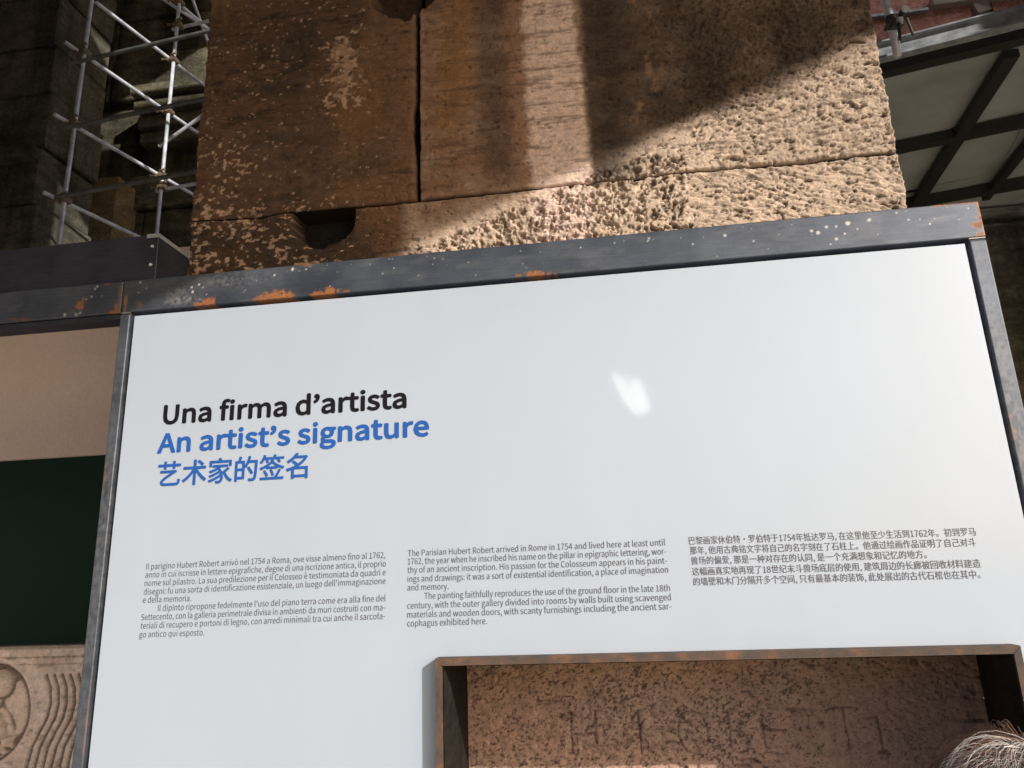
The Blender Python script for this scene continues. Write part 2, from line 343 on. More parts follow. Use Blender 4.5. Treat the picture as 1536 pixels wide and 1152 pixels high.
def cavity(H, k):
    """how far a point lies below its surroundings (dirt gathers there)"""
    B = H
    for ax in (0,1):
        P_ = np.pad(B, [(k+1,k) if a==ax else (0,0) for a in (0,1)], mode='edge'); Cs = np.cumsum(P_, axis=ax)
        n = B.shape[ax]; B = (np.take(Cs, range(2*k+1, 2*k+1+n), axis=ax)-np.take(Cs, range(0, n), axis=ax))/(2*k+1)
    return H-B
def mixc(c, col2, f):
    f = np.clip(f, 0, 1)[..., None]; return c*(1-f)+np.array(col2)*f
def travertine_c(X, Z, H):
    n1 = fbm(X, Z, .30, .12, 201, 4); n2 = fbm(X, Z, .06, .03, 205, 4); n3 = fbm(X, Z, .018, .012, 209, 3)
    c = np.ones(X.shape+(3,))*np.array((.62,.475,.365))
    c = mixc(c, (.50,.385,.295), ss(-.2,.8,n1)); 
    # upper right: dark crust deepened by painted shade, edge along the vault's cast shadow
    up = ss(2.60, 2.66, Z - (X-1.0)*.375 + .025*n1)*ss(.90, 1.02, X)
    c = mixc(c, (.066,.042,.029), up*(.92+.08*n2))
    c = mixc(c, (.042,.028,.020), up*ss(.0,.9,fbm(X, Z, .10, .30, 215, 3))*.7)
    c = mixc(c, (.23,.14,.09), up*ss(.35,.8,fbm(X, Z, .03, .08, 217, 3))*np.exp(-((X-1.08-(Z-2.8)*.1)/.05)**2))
    # middle: red brown stone
    mid = ss(.50, .58, X)*(1-ss(.92, 1.0, X))
    c = mixc(c, (.215,.115,.068), mid*(.85+.15*n2)*ss(2.44, 2.56, Z+.25*(.62-X)+.03*n1))
    c = mixc(c, (.26,.135,.050), np.exp(-((X-.635-.10*(Z-2.8))/.045)**2)*ss(2.62, 2.8, Z)*.8)
    # dark run beside the pale run
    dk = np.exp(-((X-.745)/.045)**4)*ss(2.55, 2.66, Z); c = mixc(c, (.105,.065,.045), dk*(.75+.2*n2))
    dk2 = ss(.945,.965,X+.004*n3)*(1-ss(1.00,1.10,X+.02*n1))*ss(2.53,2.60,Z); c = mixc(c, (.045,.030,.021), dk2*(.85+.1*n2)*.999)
    # pale run of lime down the block
    e1 = .815 + .010*n2; e2 = .952 + .007*n2 - .012*ss(2.6,3.1,Z)
    pl = ss(e1-.012, e1+.010, X)*(1-ss(e2-.008, e2+.006, X))
    c = mixc(c, (.76,.57,.48), pl*(.94-.35*ss(.25,.9,n3)-.4*ss(.35,.7,fbm(X, Z, .05, .007, 261, 3, .6)))*ss(2.30,2.40,Z))
    c = mixc(c, (.30,.165,.11), np.exp(-((X-e1+.02)/.020)**2)*.8*ss(2.5,2.6,Z))
    # left block: dark brown crust with pale flakes
    c = mixc(c, (.19,.105,.060), (X<.557)*(Z>2.568)+0.0); c = mixc(c, (.20,.11,.065), (1-ss(.50,.56,X))*(Z<=2.568))
    lf = 1-ss(.40, .56, X + .03*n1)
    c = mixc(c, (.120,.068,.042), lf)
    bed = ss(.25, .75, fbm(X, Z, .075, .010, 241, 3, .6)); c = mixc(c, (.04,.028,.020), bed*.75*(1-ss(.5,.62,X))*ss(-.4,.5,n1+.3))
    c = mixc(c, (.10,.06,.04), bed*.5*ss(.5,.62,X)*ss(2.56,2.6,Z))
    c = mixc(c, (.060,.042,.030), lf*ss(-.1,.7,fbm(X, Z, .16, .06, 221, 4))*.85)
    c = mixc(c, (.21,.115,.055), lf*ss(.1,.8,fbm(X, Z, .20, .25, 225, 3))*.6)
    lowl = (1-ss(2.52, 2.60, Z + .04*n1))*(1-ss(.36,.50,X)); c = mixc(c, (.052,.036,.027), lowl*.75)
    fl = fbm(X, Z, .012, .008, 231, 3, .6)
    zone = np.clip(1.25*np.exp(-((X-.37)/.05)**2)*ss(2.80,2.86,Z)*(1-ss(3.02,3.08,Z)) + 1.0*(1-ss(.30,.44,X))*(1-ss(2.56,2.64,Z+.05*n1))*ss(-.3,.4,n2+.3)
                   + .9*np.exp(-((X-.10)/.07)**2-((Z-2.70)/.07)**2) + .35*lf*ss(.2,.8,n1) + .25*lf, 0, 1.3)
    c = mixc(c, (.46,.31,.215), lf*ss(.98, 1.12, fl+zone*.62))
    c = mixc(c, (.40,.26,.17), lf*np.exp(-((X-.37)/.035)**2)*ss(2.88,2.92,Z)*(1-ss(3.00,3.04,Z))*ss(-.1,.5,n3+.2)*.8)
    fp = ss(.50,.80,fbm(X, Z, .0085, .0055, 271, 3, .7)+.25*fbm(X, Z, .06, .03, 275, 2))*ss(1.0,1.14,X); c = mixc(c, (.12,.085,.06), fp*.7*(1-up))
    # pits hold dirt, deep places are darker, the hole's shade is painted near black
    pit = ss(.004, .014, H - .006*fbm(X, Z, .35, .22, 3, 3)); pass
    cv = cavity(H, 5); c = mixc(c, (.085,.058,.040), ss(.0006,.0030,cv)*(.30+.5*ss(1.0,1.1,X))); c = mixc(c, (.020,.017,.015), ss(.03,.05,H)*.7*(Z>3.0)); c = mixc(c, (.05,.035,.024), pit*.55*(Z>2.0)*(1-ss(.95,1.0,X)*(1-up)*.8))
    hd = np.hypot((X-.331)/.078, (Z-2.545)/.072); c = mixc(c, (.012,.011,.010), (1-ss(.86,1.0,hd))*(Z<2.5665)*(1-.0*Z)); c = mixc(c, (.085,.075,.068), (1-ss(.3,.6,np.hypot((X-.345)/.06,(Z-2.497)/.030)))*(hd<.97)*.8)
    return np.clip(c*(1+.10*n3[...,None]), .008, .8)

# ------------------------------------------------------------------ setting: ground and enclosing structures
MB().box(-60,60,-60,60,-.4,0).build('ground', M['floor']); tag(bpy.data.objects['ground'], 'pale stone paving of the arcade floor', kind='structure')

# --- stone pillar with its blocks
pil = empty('stone_pillar', (.8,.6,0), 'massive dark travertine pillar rising behind the information board, half sunlit', 'pillar')
J = 2.568; g = .0016
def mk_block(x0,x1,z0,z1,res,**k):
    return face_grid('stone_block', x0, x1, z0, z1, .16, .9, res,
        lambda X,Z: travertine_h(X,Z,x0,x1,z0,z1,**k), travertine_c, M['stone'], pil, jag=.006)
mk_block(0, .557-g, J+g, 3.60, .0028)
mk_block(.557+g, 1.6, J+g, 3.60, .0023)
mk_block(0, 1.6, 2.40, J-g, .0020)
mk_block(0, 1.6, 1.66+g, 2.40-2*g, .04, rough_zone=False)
# inscribed block seen through the window of the board
def stroke_letters():
    S = []
    def P(*p): S.append(p)
    P((.845,.1486,1),)  if False else None
    t, b = 1.4865, 1.4145
    zt = lambda x: t; zb = lambda x: b
    lines = []
    A = lambda pts, d=1.0: lines.append((pts, d))
    # H
    A([(.842,t),(.842,b)]); A([(.886,t),(.886,b)]); A([(.842,1.449),(.886,1.449)],1.2)
    for x in (.842,.886): A([(x-.009,b),(x+.009,b)]); A([(x-.008,t),(x+.008,t)],.7)
    # R, mostly worn away
    A([(.966,t),(.966,b)],1.1); A([(.957,t),(.985,t),(.996,1.476),(.993,1.460),(.968,1.452)],.45); A([(.975,1.452),(1.002,b)],.35)
    # O
    A([(1.060+.026*math.cos(a), 1.4505+.036*math.sin(a)) for a in np.linspace(0,2*math.pi,25)],.95)
    # B
    A([(1.125,t),(1.125,b)]); A([(1.117,t),(1.140,t),(1.150,1.475),(1.143,1.456),(1.126,1.453)],.8)
    A([(1.126,1.453),(1.146,1.450),(1.158,1.435),(1.150,1.419),(1.117,1.4145)])
    # E
    A([(1.184,t),(1.184,b)]); A([(1.180,t),(1.214,t)],.8); A([(1.184,1.453),(1.222,1.453)],1.2); A([(1.180,b),(1.220,b)],1.1)
    # R
    A([(1.240,t),(1.240,b)],.7); A([(1.232,t),(1.258,1.486),(1.268,1.474),(1.262,1.458),(1.240,1.452)],1.1); A([(1.250,1.452),(1.285,1.412)],.9)
    # T
    A([(1.296,1.482),(1.303,1.4875),(1.348,1.4875)],1.2); A([(1.324,t),(1.328,b)],1.2); A([(1.318,b),(1.338,b)],.9)
    # I
    A([(1.381,1.474),(1.383,b)],1.2); A([(1.374,b),(1.392,b)],1.1); A([(1.376,1.478),(1.388,1.478)],.5)
    return lines
LET = stroke_letters()
def letters(X, Z):
    H = np.zeros(X.shape); wx = .0015*fbm(X, Z, .02, .02, 301, 2); wz = .0015*fbm(X, Z, .02, .02, 302, 2)
    for pts, d in LET:
        r = seg_dist(X+wx, Z+wz, pts); H = np.maximum(H, .0052*d*(1-ss(.0008, .0030, r)))
    H += .0035*ss(.45,1.0, fbm(X, Z, .014, .008, 311, 3, .65))*(1-ss(1.28,1.38,X)*.6)
    H += .0028*ss(.3,.9, fbm(X, Z, .008, .0065, 315, 2, .6))
    H += .006*ss(.65,1.0, fbm(X, Z, .05, .010, 317, 3, .6))
    return H
def inscr_c(X, Z, H):
    n1 = fbm(X, Z, .2, .1, 401, 4); n2 = fbm(X, Z, .02, .014, 405, 3)
    c = np.ones(X.shape+(3,))*np.array((.64,.41,.325))
    c = mixc(c, (.72,.45,.31), ss(1.50,1.57,Z+.03*n1))
    c = mixc(c, (.56,.41,.34), ss(0,.9,n1)*.6)
    sp = ss(.32, .62, fbm(X, Z, .0050, .0038, 411, 3, .8) + .22*n1 - .28*ss(1.2,1.45,X) + .03)
    c = mixc(c, (.085,.052,.045), sp*.80)
    pit = ss(.003,.009,H-.006*fbm(X, Z, .35, .22, 3, 3)); c = mixc(c, (.06,.04,.035), pit*.5)
    g_ = np.zeros(X.shape); wx = .0015*fbm(X, Z, .02, .02, 301, 2); wz = .0015*fbm(X, Z, .02, .02, 302, 2)
    for pts, d in LET: g_ = np.maximum(g_, min(d,1)*(1-ss(.0004, .0019, seg_dist(X+wx, Z+wz, pts))))
    c = mixc(c, (.11,.075,.062), g_*.55*ss(-.6,.3,n2+.4*n1+.15))
    return np.clip(c, .01, .8)
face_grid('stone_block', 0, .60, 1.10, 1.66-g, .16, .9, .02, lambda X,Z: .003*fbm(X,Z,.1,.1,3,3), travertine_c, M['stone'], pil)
KB = 1.1378
ux = lambda X: (X-.935)/KB+.935
uz = lambda Z: (Z-1.75)/KB+1.75
o = face_grid('stone_block', .603, 1.66, 1.04, 1.655, .355, .705, .0025,
    lambda X,Z: travertine_h(ux(X),uz(Z),.50,1.70,1.00,1.76,rough_zone=False,letters=letters,tool=.12)*.9, lambda X,Z,H: inscr_c(ux(X),uz(Z),H), M['stone'], pil)
o['label'] = 'stone block with a worn incised name in Roman capitals'
for z0, z1 in ((0,.54),(.54,1.10)):
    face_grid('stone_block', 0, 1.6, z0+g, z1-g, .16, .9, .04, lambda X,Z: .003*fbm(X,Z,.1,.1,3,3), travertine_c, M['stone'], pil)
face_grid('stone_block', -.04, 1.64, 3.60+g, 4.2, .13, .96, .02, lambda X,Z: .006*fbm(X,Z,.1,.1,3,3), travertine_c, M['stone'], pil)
MB().box(.02,1.58,.40,1.0,0,4.19).build('mortar_core', M['mortar'], pil)

# --- added unseen wall blocks sun; openings shaped to light scaffold and walkway
fa = empty('sun_block_wall', (0,.6,4.2), 'unseen travertine wall over the pillar, added to block sun from the hall', 'wall')
def holed_wall(x0,x1,z0,z1,y0,y1,holes,mb):
    xs = sorted({x0,x1,*[h[0] for h in holes],*[h[1] for h in holes]}); zs = sorted({z0,z1,*[h[2] for h in holes],*[h[3] for h in holes]})
    for a,b in zip(xs[:-1],xs[1:]):
        run = None
        for c_,d in zip(zs[:-1],zs[1:]):
            inside = any(h[0]<=a and b<=h[1] and h[2]<=c_ and d<=h[3] for h in holes)
            if inside:
                if run: mb.box(a,b,y0,y1,run[0],run[1]); run = None
            else: run = (run[0],d) if run else (c_,d)
        if run: mb.box(a,b,y0,y1,run[0],run[1])
mb = MB(); holed_wall(-16,16,4.2,13.2,.25,.95,[(-.1,2.1,8.7,10.95),(6.4,7.8,7.3,8.1)],mb)
mb.build('wall_face', M['front_stone'], fa)
MB().box(-16,16,.05,.25,4.25,4.6).build('cornice', M['front_stone'], fa)

# --- raking stair vault opposite the pillar (behind the photographer): throws the slanting shadow
rk = empty('raking_vault', (3,-2.3,0), 'sloping travertine stair vault across the passage, out of frame', 'vault')
def ed(x): return 3.586 + (x-2.190)*.3835
pf = [(-7.16,0),(16,ed(16)),(16,ed(16)+1.6),(6,7.3),(-7.16,7.3)]; pk = [(-7.16,.35),(16,ed(16)+.35)]+pf[2:]
MB().add([(x,-2.0,z) for x,z in pf]+[(x,-2.66,z) for x,z in pk], [(0,1,2,3,4),(9,8,7,6,5)]+[(i,5+i,5+(i+1)%5,(i+1)%5) for i in range(5)]).build('vault_flank', M['front_stone'], rk)

# --- added unseen reflector, outline shaped so its sun glint shows in the glossy board
gp = empty('glint_reflector', (1.12,-2.8,2.69), 'unseen polished reflector, added to mirror a glint in the middle of the white board', 'plate')
PLT = [(1.010,-2.626,2.794),(1.056,-2.709,2.797),(1.124,-2.832,2.800),(1.189,-2.957,2.820),(1.215,-2.961,2.735),(1.238,-2.958,2.642),(1.198,-2.862,2.592),(1.121,-2.708,2.557),(1.069,-2.648,2.625),(1.027,-2.616,2.712)]
M['polished'] = mat('polished_steel', (.50,.51,.52), .46, 1.0)
_n = Vector((.8483,.4769,.2302))*.002; _k = len(PLT)
MB().add([Vector(p)+_n for p in PLT]+[Vector(p)-_n for p in PLT], [tuple(range(_k)), tuple(range(2*_k-1,_k-1,-1))]+[(i,_k+i,_k+(i+1)%_k,(i+1)%_k) for i in range(_k)]).build('reflector_face', M['polished'], gp)
MB().tube((1.12,-2.80,2.74),(1.12,-2.60,3.60),.006,8).build('reflector_hanger', mat('hanger_steel', (.2,.2,.2), .5, .8), gp)

# --- rear hall
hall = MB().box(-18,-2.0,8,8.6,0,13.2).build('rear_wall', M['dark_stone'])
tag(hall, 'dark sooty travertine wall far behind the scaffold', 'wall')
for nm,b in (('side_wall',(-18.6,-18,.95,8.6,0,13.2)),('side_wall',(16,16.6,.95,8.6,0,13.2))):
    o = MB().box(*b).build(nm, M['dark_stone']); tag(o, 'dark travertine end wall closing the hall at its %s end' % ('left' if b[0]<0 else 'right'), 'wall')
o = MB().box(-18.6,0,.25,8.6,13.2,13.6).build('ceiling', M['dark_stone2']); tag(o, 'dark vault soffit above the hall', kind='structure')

# ------------------------------------------------------------------ steel display frame
fr = empty('steel_display_frame', (.8,.03,0), 'blackened steel frame with rust spots round the white information board', 'frame')
def wear_fun(seed, rusts=(), spots=(), scuffs=(), edge_top=True):
    def f(X, Z, H):
        C = np.zeros(X.shape+(3,)); n = fbm(X, Z, .006, .006, seed, 4, .7); n2 = fbm(X, Z, .05, .02, seed+9, 3)
        r = np.zeros(X.shape)
        for (x, z, rx, rz, a) in rusts:
            d = np.hypot((X-x)/rx, (Z-z)/rz); r = np.maximum(r, a*(1-ss(.55, 1.15, d-.75*n-.25*n2)))
        C[...,0] = r
        s = np.zeros(X.shape)
        for (x, z, rr, a) in spots:
            s = np.maximum(s, a*(1-ss(.6, 1.15, np.hypot(X-x, Z-z)/rr - .25*n)))
        C[...,1] = s
        b = .10*ss(.2, .9, n2+.3*n)
        for (x, z, rx, rz, a) in scuffs:
            b = np.maximum(b, a*np.exp(-((X-x)/rx)**2-((Z-z)/rz)**2)*ss(-.6,.6,n))
        C[...,2] = b
        return np.clip(C, 0, 1)
    return f
rs = random.Random(5)
RUST = [(.137,2.292,.008,.006,.9),(.158,2.294,.020,.009,.95),(.275,2.294,.014,.006,.7),(.300,2.297,.034,.012,1),(.318,2.293,.022,.010,1),(.283,2.304,.008,.006,.8),
        (.392,2.293,.013,.008,.9),(.418,2.295,.016,.010,1),(.452,2.292,.006,.004,.6),(.824,2.293,.018,.006,1),(.838,2.291,.030,.004,.9),(.80,2.292,.008,.004,.8),
        (-.024,2.300,.004,.030,.7),(.008,2.306,.009,.010,.35),(.37,2.357,.01,.003,.7),
        (1.636,2.34,.005,.028,.8),(1.630,2.312,.012,.007,.8),(1.60,2.358,.05,.003,.8),(1.633,2.357,.014,.006,.7),(1.632,2.293,.010,.004,.7)]
SPOT = [(.137,2.335,.003,.9),(.121,2.331,.003,.8),(.124,2.320,.0032,.8),(.146,2.328,.002,.6),(.338,2.350,.0036,.9),(.367,2.347,.002,.7),(.300,2.341,.0026,.8),
        (.231,2.339,.0016,.6),(.199,2.330,.0016,.5),(.262,2.333,.0016,.6),(1.41,2.338,.0045,1),(1.372,2.335,.003,.9),(1.356,2.325,.004,.9),(1.345,2.330,.003,.8),(1.389,2.334,.0022,.8),
        (1.448,2.341,.0036,.9),(1.402,2.318,.0022,.8),(1.386,2.309,.003,.8),(1.425,2.325,.002,.6),(1.497,2.350,.0018,.7),(1.515,2.334,.0022,.7),(1.55,2.322,.002,.8),
        (.92,2.339,.002,.7),(.985,2.342,.002,.6),(1.05,2.345,.0022,.7),(1.13,2.325,.0022,.6),(1.19,2.336,.003,.8),(1.24,2.32,.002,.6),(.70,2.330,.002,.6),(.55,2.332,.002,.6),(.60,2.311,.0016,.5),(.50,2.345,.0018,.5),
        (.005,2.352,.003,.5),(.003,2.33,.002,.5),(.02,2.338,.002,.4),(.155,2.312,.002,.5)]
SPOT += [(rs.uniform(.1,1.62), rs.uniform(2.292,2.355), rs.uniform(.0008,.0017), rs.uniform(.3,.8)) for _ in range(55)]
def rail(x0, x1, z0, z1, cf, name, res=.0014, mt='steel', y=0.0, dep=.04, rz=None):
    def h(X, Z):
        r = .0022; H = 0*X
        for d in (X-x0, x1-X, Z-z0, z1-Z): H = H + r*(1-np.sqrt(np.clip(1-(1-np.clip(d/r,0,1))**2, 0, 1)))
        return H
    return face_grid(name, x0, x1, z0, z1, y, dep, res, h, cf, M[mt], fr, layer='wear', rz=rz)
rail(-.0325, 1.6385, 2.288, 2.3585, wear_fun(501, RUST, SPOT, [(.10,2.305,.04,.012,.8),(.09,2.322,.02,.01,.7),(.2,2.34,.1,.02,.4)]), 'top_rail')
RU2 = [(-.128,2.312,.008,.012,.75),(-.122,2.327,.004,.004,.6),(-.044,2.3,.006,.012,.8),(-.040,2.325,.004,.03,.5),(-.05,2.291,.016,.004,.8),(-.19,2.36,.02,.003,.4),(-.07,2.356,.012,.003,.6),(-.27,2.294,.03,.004,.3)]
SP2 = [(-.093,2.352,.003,.6),(-.097,2.347,.003,.5),(-.103,2.330,.003,.5),(-.16,2.295,.004,.6),(-.125,2.296,.004,.5),(-.134,2.293,.005,.4),(-.08,2.33,.002,.4),(-.115,2.325,.002,.5)]
rail(-1.30, -.0345, 2.288, 2.3585, wear_fun(531, RU2, SP2, []), 'top_rail')
SPV = lambda s,x0,x1,n: [(rs.uniform(x0,x1), rs.uniform(1.3,2.28), rs.uniform(.0007,.0013), .5) for _ in range(n)]
def prail(x0, x1, seed):
    c = wear_fun(seed, [(x0+.004,1.95,.003,.03,.35),(x1-.003,1.5,.002,.05,.3)], SPV(1,x0,x1,10), [(x0+.01,1.8,.02,.4,.35)])
    o = rail(x0, x1, .02, 2.2865, c, 'post', .0011, rz=.006); return o
prail(-.033, -.0112, 551); prail(1.6085, 1.6375, 571)
prail(-1.30, -1.278, 561)
M['weld'] = mat('bright_weld', (.42,.38,.30), .5, .3)
for xa_, xb_ in ((-.0318,-.0125),(1.6095,1.6365)): MB().box(xa_,xb_,.0005,.0395,2.2866,2.2879).build('weld_seam', M['weld'], fr)
mb = MB(); holed_wall(-.012,1.609,.05,2.2862,.028,.0385,[(.60,1.575,.85,1.62)],mb); mb.build('back_plate', M['black'], fr)
MB().box(-1.278,-.0335,.004,.045,2.276,2.2860).build('underside_flange', M['steel_dark'], fr)
MB().box(-1.36,1.70,-.02,.12,0,.02,.003).build('base_plate', M['steel_dark'], fr)

# ------------------------------------------------------------------ information board
bd = empty('information_board', (.8,0,.6), 'big white information board with a heading in black and blue over three text columns', 'board')
WX0, WX1, WZ1, WZ0 = .642, 1.5415, 1.5985, .95      # window opening in the board
mb = MB()
mb.box(0,1.6,0,.026,WZ1,2.278,.0008); mb.box(0,WX0,0,.026,.60,WZ1); mb.box(WX1,1.6,0,.026,.60,WZ1); mb.box(WX0,WX1,0,.026,.60,WZ0)
mb = MB()
xs=[0,WX0,WX1,1.6]; zs=[.60,WZ0,WZ1,2.278]
def pane(mb, y):
    b=len(mb.v)
    for x in xs:
        for z in zs: mb.v.append((x,y,z))
    for i in range(3):
        for k in range(3):
            if i==1 and k==1: continue
            mb.f.append((b+i*4+k,b+(i+1)*4+k,b+(i+1)*4+k+1,b+i*4+k+1))
pane(mb,0); pane(mb,.026)
o_=[0,4,8,12,13,14,15,11,7,3,2,1]
for a,b in zip(o_, o_[1:]+o_[:1]): mb.f.append((a,b,b+16,a+16))
i_=[5,9,10,6]
for a,b in zip(i_, i_[1:]+i_[:1]): mb.f.append((a,b,b+16,a+16))
board = mb.build('board_face', M['board'], bd)

fonts = {}
def load_font(fn):
    try: return bpy.data.fonts.load(os.path.join(bpy.utils.system_resource('DATAFILES'), 'fonts', fn))
    except Exception: return None
F_C = load_font('Noto Sans CJK Regular.woff2'); F_L = F_C
deps = bpy.context.evaluated_depsgraph_get()
def text_mesh(s, font, bold=0.0, space=1.0):
    cu = bpy.data.curves.new('t', 'FONT'); cu.body = s; cu.size = 1.0; cu.resolution_u = 3; cu.offset = bold; cu.space_character = space
    if font: cu.font = font
    o = bpy.data.objects.new('t', cu); col.objects.link(o)
    dg = bpy.context.evaluated_depsgraph_get(); dg.update()
    me = bpy.data.meshes.new_from_object(o.evaluated_get(dg))
    bpy.data.objects.remove(o); return me
def cap_of(font, ch='H'):
    me = text_mesh(ch, font); return max(v.co.y for v in me.vertices), min(v.co.y for v in me.vertices)
CAP = cap_of(F_L)[0]
def curly(me_of, s, cap):
    """set the text with commas in place of apostrophes, then lift those commas to cap height"""
    if '\u2019' not in s: return me_of(s)
    t = s.replace('\u2019', ','); me = me_of(t)
    for i, ch in enumerate(s):
        if ch != '\u2019': continue
        a = max(v.co.x for v in me_of(t[:i]).vertices); b = max(v.co.x for v in me_of(t[:i+1]).vertices)
        vs = [v for v in me.vertices if a+1e-4 < v.co.x <= b+1e-4 and v.co.y < cap*.4]
        if vs:
            up = cap*1.02-max(v.co.y for v in vs)
            for v in vs: v.co.y += up
    return me
def text_line(s, ends, height, material, name, font=None, cjk=False, bold=0.0, y=-.0007, space=1.0, label=None):
    x0,z0,x1,z1 = ends
    me = curly(lambda q: text_mesh(q, font, 0.0, space), s, CAP)
    vx = [v.co.x for v in me.vertices]; vy = [v.co.y for v in me.vertices]
    L0 = min(vx); W = max(vx)-L0
    if cjk: base = min(vy); sy = height/(max(vy)-base)
    else: base = 0; sy = height/CAP
    width = math.hypot(x1-x0, z1-z0); sx = width/W; a = math.atan2(z1-z0, x1-x0)
    for v in me.vertices:
        px = (v.co.x-L0)*sx; pz = (v.co.y-base)*sy
        v.co = (x0+px*math.cos(a)-pz*math.sin(a), y, z0+px*math.sin(a)+pz*math.cos(a))
    if bold:      # heavier weight: the outline printed several times, each a hair to the side
        vs = [tuple(v.co) for v in me.vertices]; fs = [tuple(p.vertices) for p in me.polygons]; V = []; F = []
        offs = [(0,0)]+[(bold*math.cos(i*math.pi/4), bold*math.sin(i*math.pi/4)) for i in range(8)]
        for i,(dx,dz) in enumerate(offs):
            b = len(V); V += [(v[0]+dx, v[1]-i*4e-5, v[2]+dz) for v in vs]; F += [tuple(b+k for k in f) for f in fs]
        me = bpy.data.meshes.new(name); me.from_pydata(V, [], F)
    me.materials.clear(); me.materials.append(material)
    o = bpy.data.objects.new(name, me); link(o, board)
    if label: o['label'] = label
    return sx/sy
B_ = .0017
text_line("Una firma d\u2019artista", (.0853,2.0463,.5745,2.0471), .0362, M['ink_black'], 'heading', F_L, bold=B_, label='black Italian heading')
text_line("An artist\u2019s signature", (.0790,1.9894,.6177,1.9911), .0362, M['ink_blue'], 'heading', F_L, bold=B_, label='blue English heading')
text_line("\u827a\u672f\u5bb6\u7684\u7b7e\u540d", (.0839,1.9235,.3852,1.9250), .0475, M['ink_blue'], 'heading', F_C, True, bold=.0009, label='blue Chinese heading')
C1 = [(.0767,1.7703,.5373,1.7738),(.0765,1.7555,.5384,1.7589),(.0765,1.7405,.5382,1.7438),(.0762,1.7253,.5380,1.7292),(.0762,1.7108,.1713,1.7111),(.1073,1.6955,.5383,1.6998),(.0757,1.6804,.5375,1.6845),(.0761,1.6655,.5376,1.6699),(.0751,1.6504,.2017,1.6511)]
T1 = ["Il parigino Hubert Robert arriv\u00f2 nel 1754 a Roma, ove visse almeno fino al 1762,","anno in cui iscrisse in lettere epigrafiche, degne di una iscrizione antica, il proprio",
 "nome sul pilastro. La sua predilezione per il Colosseo \u00e8 testimoniata da quadri e","disegni: fu una sorta di identificazione esistenziale, un luogo dell\u2019immaginazione","e della memoria.",
 "Il dipinto ripropone fedelmente l\u2019uso del piano terra come era alla fine del","Settecento, con la galleria perimetrale divisa in ambienti da muri costruiti con ma-","teriali di recupero e portoni di legno, con arredi minimali tra cui anche il sarcofa-","go antico qui esposto."]
C2 = [(.5786,1.7750,1.0297,1.7757),(.5786,1.7608,1.0299,1.7608),(.5780,1.7461,1.0298,1.7456),(.5780,1.7308,1.0304,1.7307),(.5776,1.7163,.6517,1.7161),(.6082,1.7012,1.0308,1.7009),(.5774,1.6858,1.0310,1.6862),(.5774,1.6708,1.0303,1.6716),(.5774,1.6563,.7185,1.6567)]
T2 = ["The Parisian Hubert Robert arrived in Rome in 1754 and lived here at least until","1762, the year when he inscribed his name on the pillar in epigraphic lettering, wor-","thy of an ancient inscription. His passion for the Colosseum appears in his paint-",
 "ings and drawings: it was a sort of existential identification, a place of imagination","and memory.","The painting faithfully reproduces the use of the ground floor in the late 18th","century, with the outer gallery divided into rooms by walls built using scavenged",
 "materials and wooden doors, with scanty furnishings including the ancient sar-","cophagus exhibited here."]
C3 = [(1.0693,1.7735,1.5238,1.7692),(1.0694,1.7573,1.5207,1.7528),(1.0697,1.7406,1.4430,1.7368),(1.0696,1.7230,1.5217,1.7195),(1.0702,1.7066,1.5176,1.7029)]
T3 = ["\u5df4\u9ece\u753b\u5bb6\u4f11\u4f2f\u7279\u00b7\u7f57\u4f2f\u7279\u4e8e1754\u5e74\u62b5\u8fbe\u7f57\u9a6c, \u5728\u8fd9\u91cc\u4ed6\u81f3\u5c11\u751f\u6d3b\u52301762\u5e74\u3002\u521d\u5230\u7f57\u9a6c",
 "\u90a3\u5e74, \u4ed6\u7528\u53e4\u5178\u94ed\u6587\u5b57\u5c06\u81ea\u5df1\u7684\u540d\u5b57\u523b\u5728\u4e86\u77f3\u67f1\u4e0a\u3002\u4ed6\u901a\u8fc7\u7ed8\u753b\u4f5c\u54c1\u8bc1\u660e\u4e86\u81ea\u5df1\u5bf9\u6597",
 "\u517d\u573a\u7684\u504f\u7231, \u90a3\u662f\u4e00\u79cd\u5bf9\u5b58\u5728\u7684\u8ba4\u540c, \u662f\u4e00\u4e2a\u5145\u6ee1\u60f3\u8c61\u548c\u8bb0\u5fc6\u7684\u5730\u65b9\u3002",
 "\u8fd9\u5e45\u753b\u771f\u5b9e\u5730\u518d\u73b0\u4e8618\u4e16\u7eaa\u672b\u6597\u517d\u573a\u5e95\u5c42\u7684\u4f7f\u7528, \u5efa\u7b51\u5468\u8fb9\u7684\u957f\u5eca\u88ab\u56de\u6536\u6750\u6599\u5efa\u9020",
 "\u7684\u5899\u58c1\u548c\u6728\u95e8\u5206\u9694\u5f00\u591a\u4e2a\u7a7a\u95f4, \u53ea\u6709\u6700\u57fa\u672c\u7684\u88c5\u9970, \u6b64\u5904\u5c55\u51fa\u7684\u53e4\u4ee3\u77f3\u68fa\u4e5f\u5728\u5176\u4e2d\u3002"]
for e, t in zip(C1, T1): text_line(t, e, .0104, M['ink_grey'], 'text_line', F_L)
for e, t in zip(C2, T2): text_line(t, e, .0104, M['ink_grey'], 'text_line', F_L)
for e, t in zip(C3, T3): text_line(t, e, .0150, M['ink_grey'], 'text_line', F_C, True)

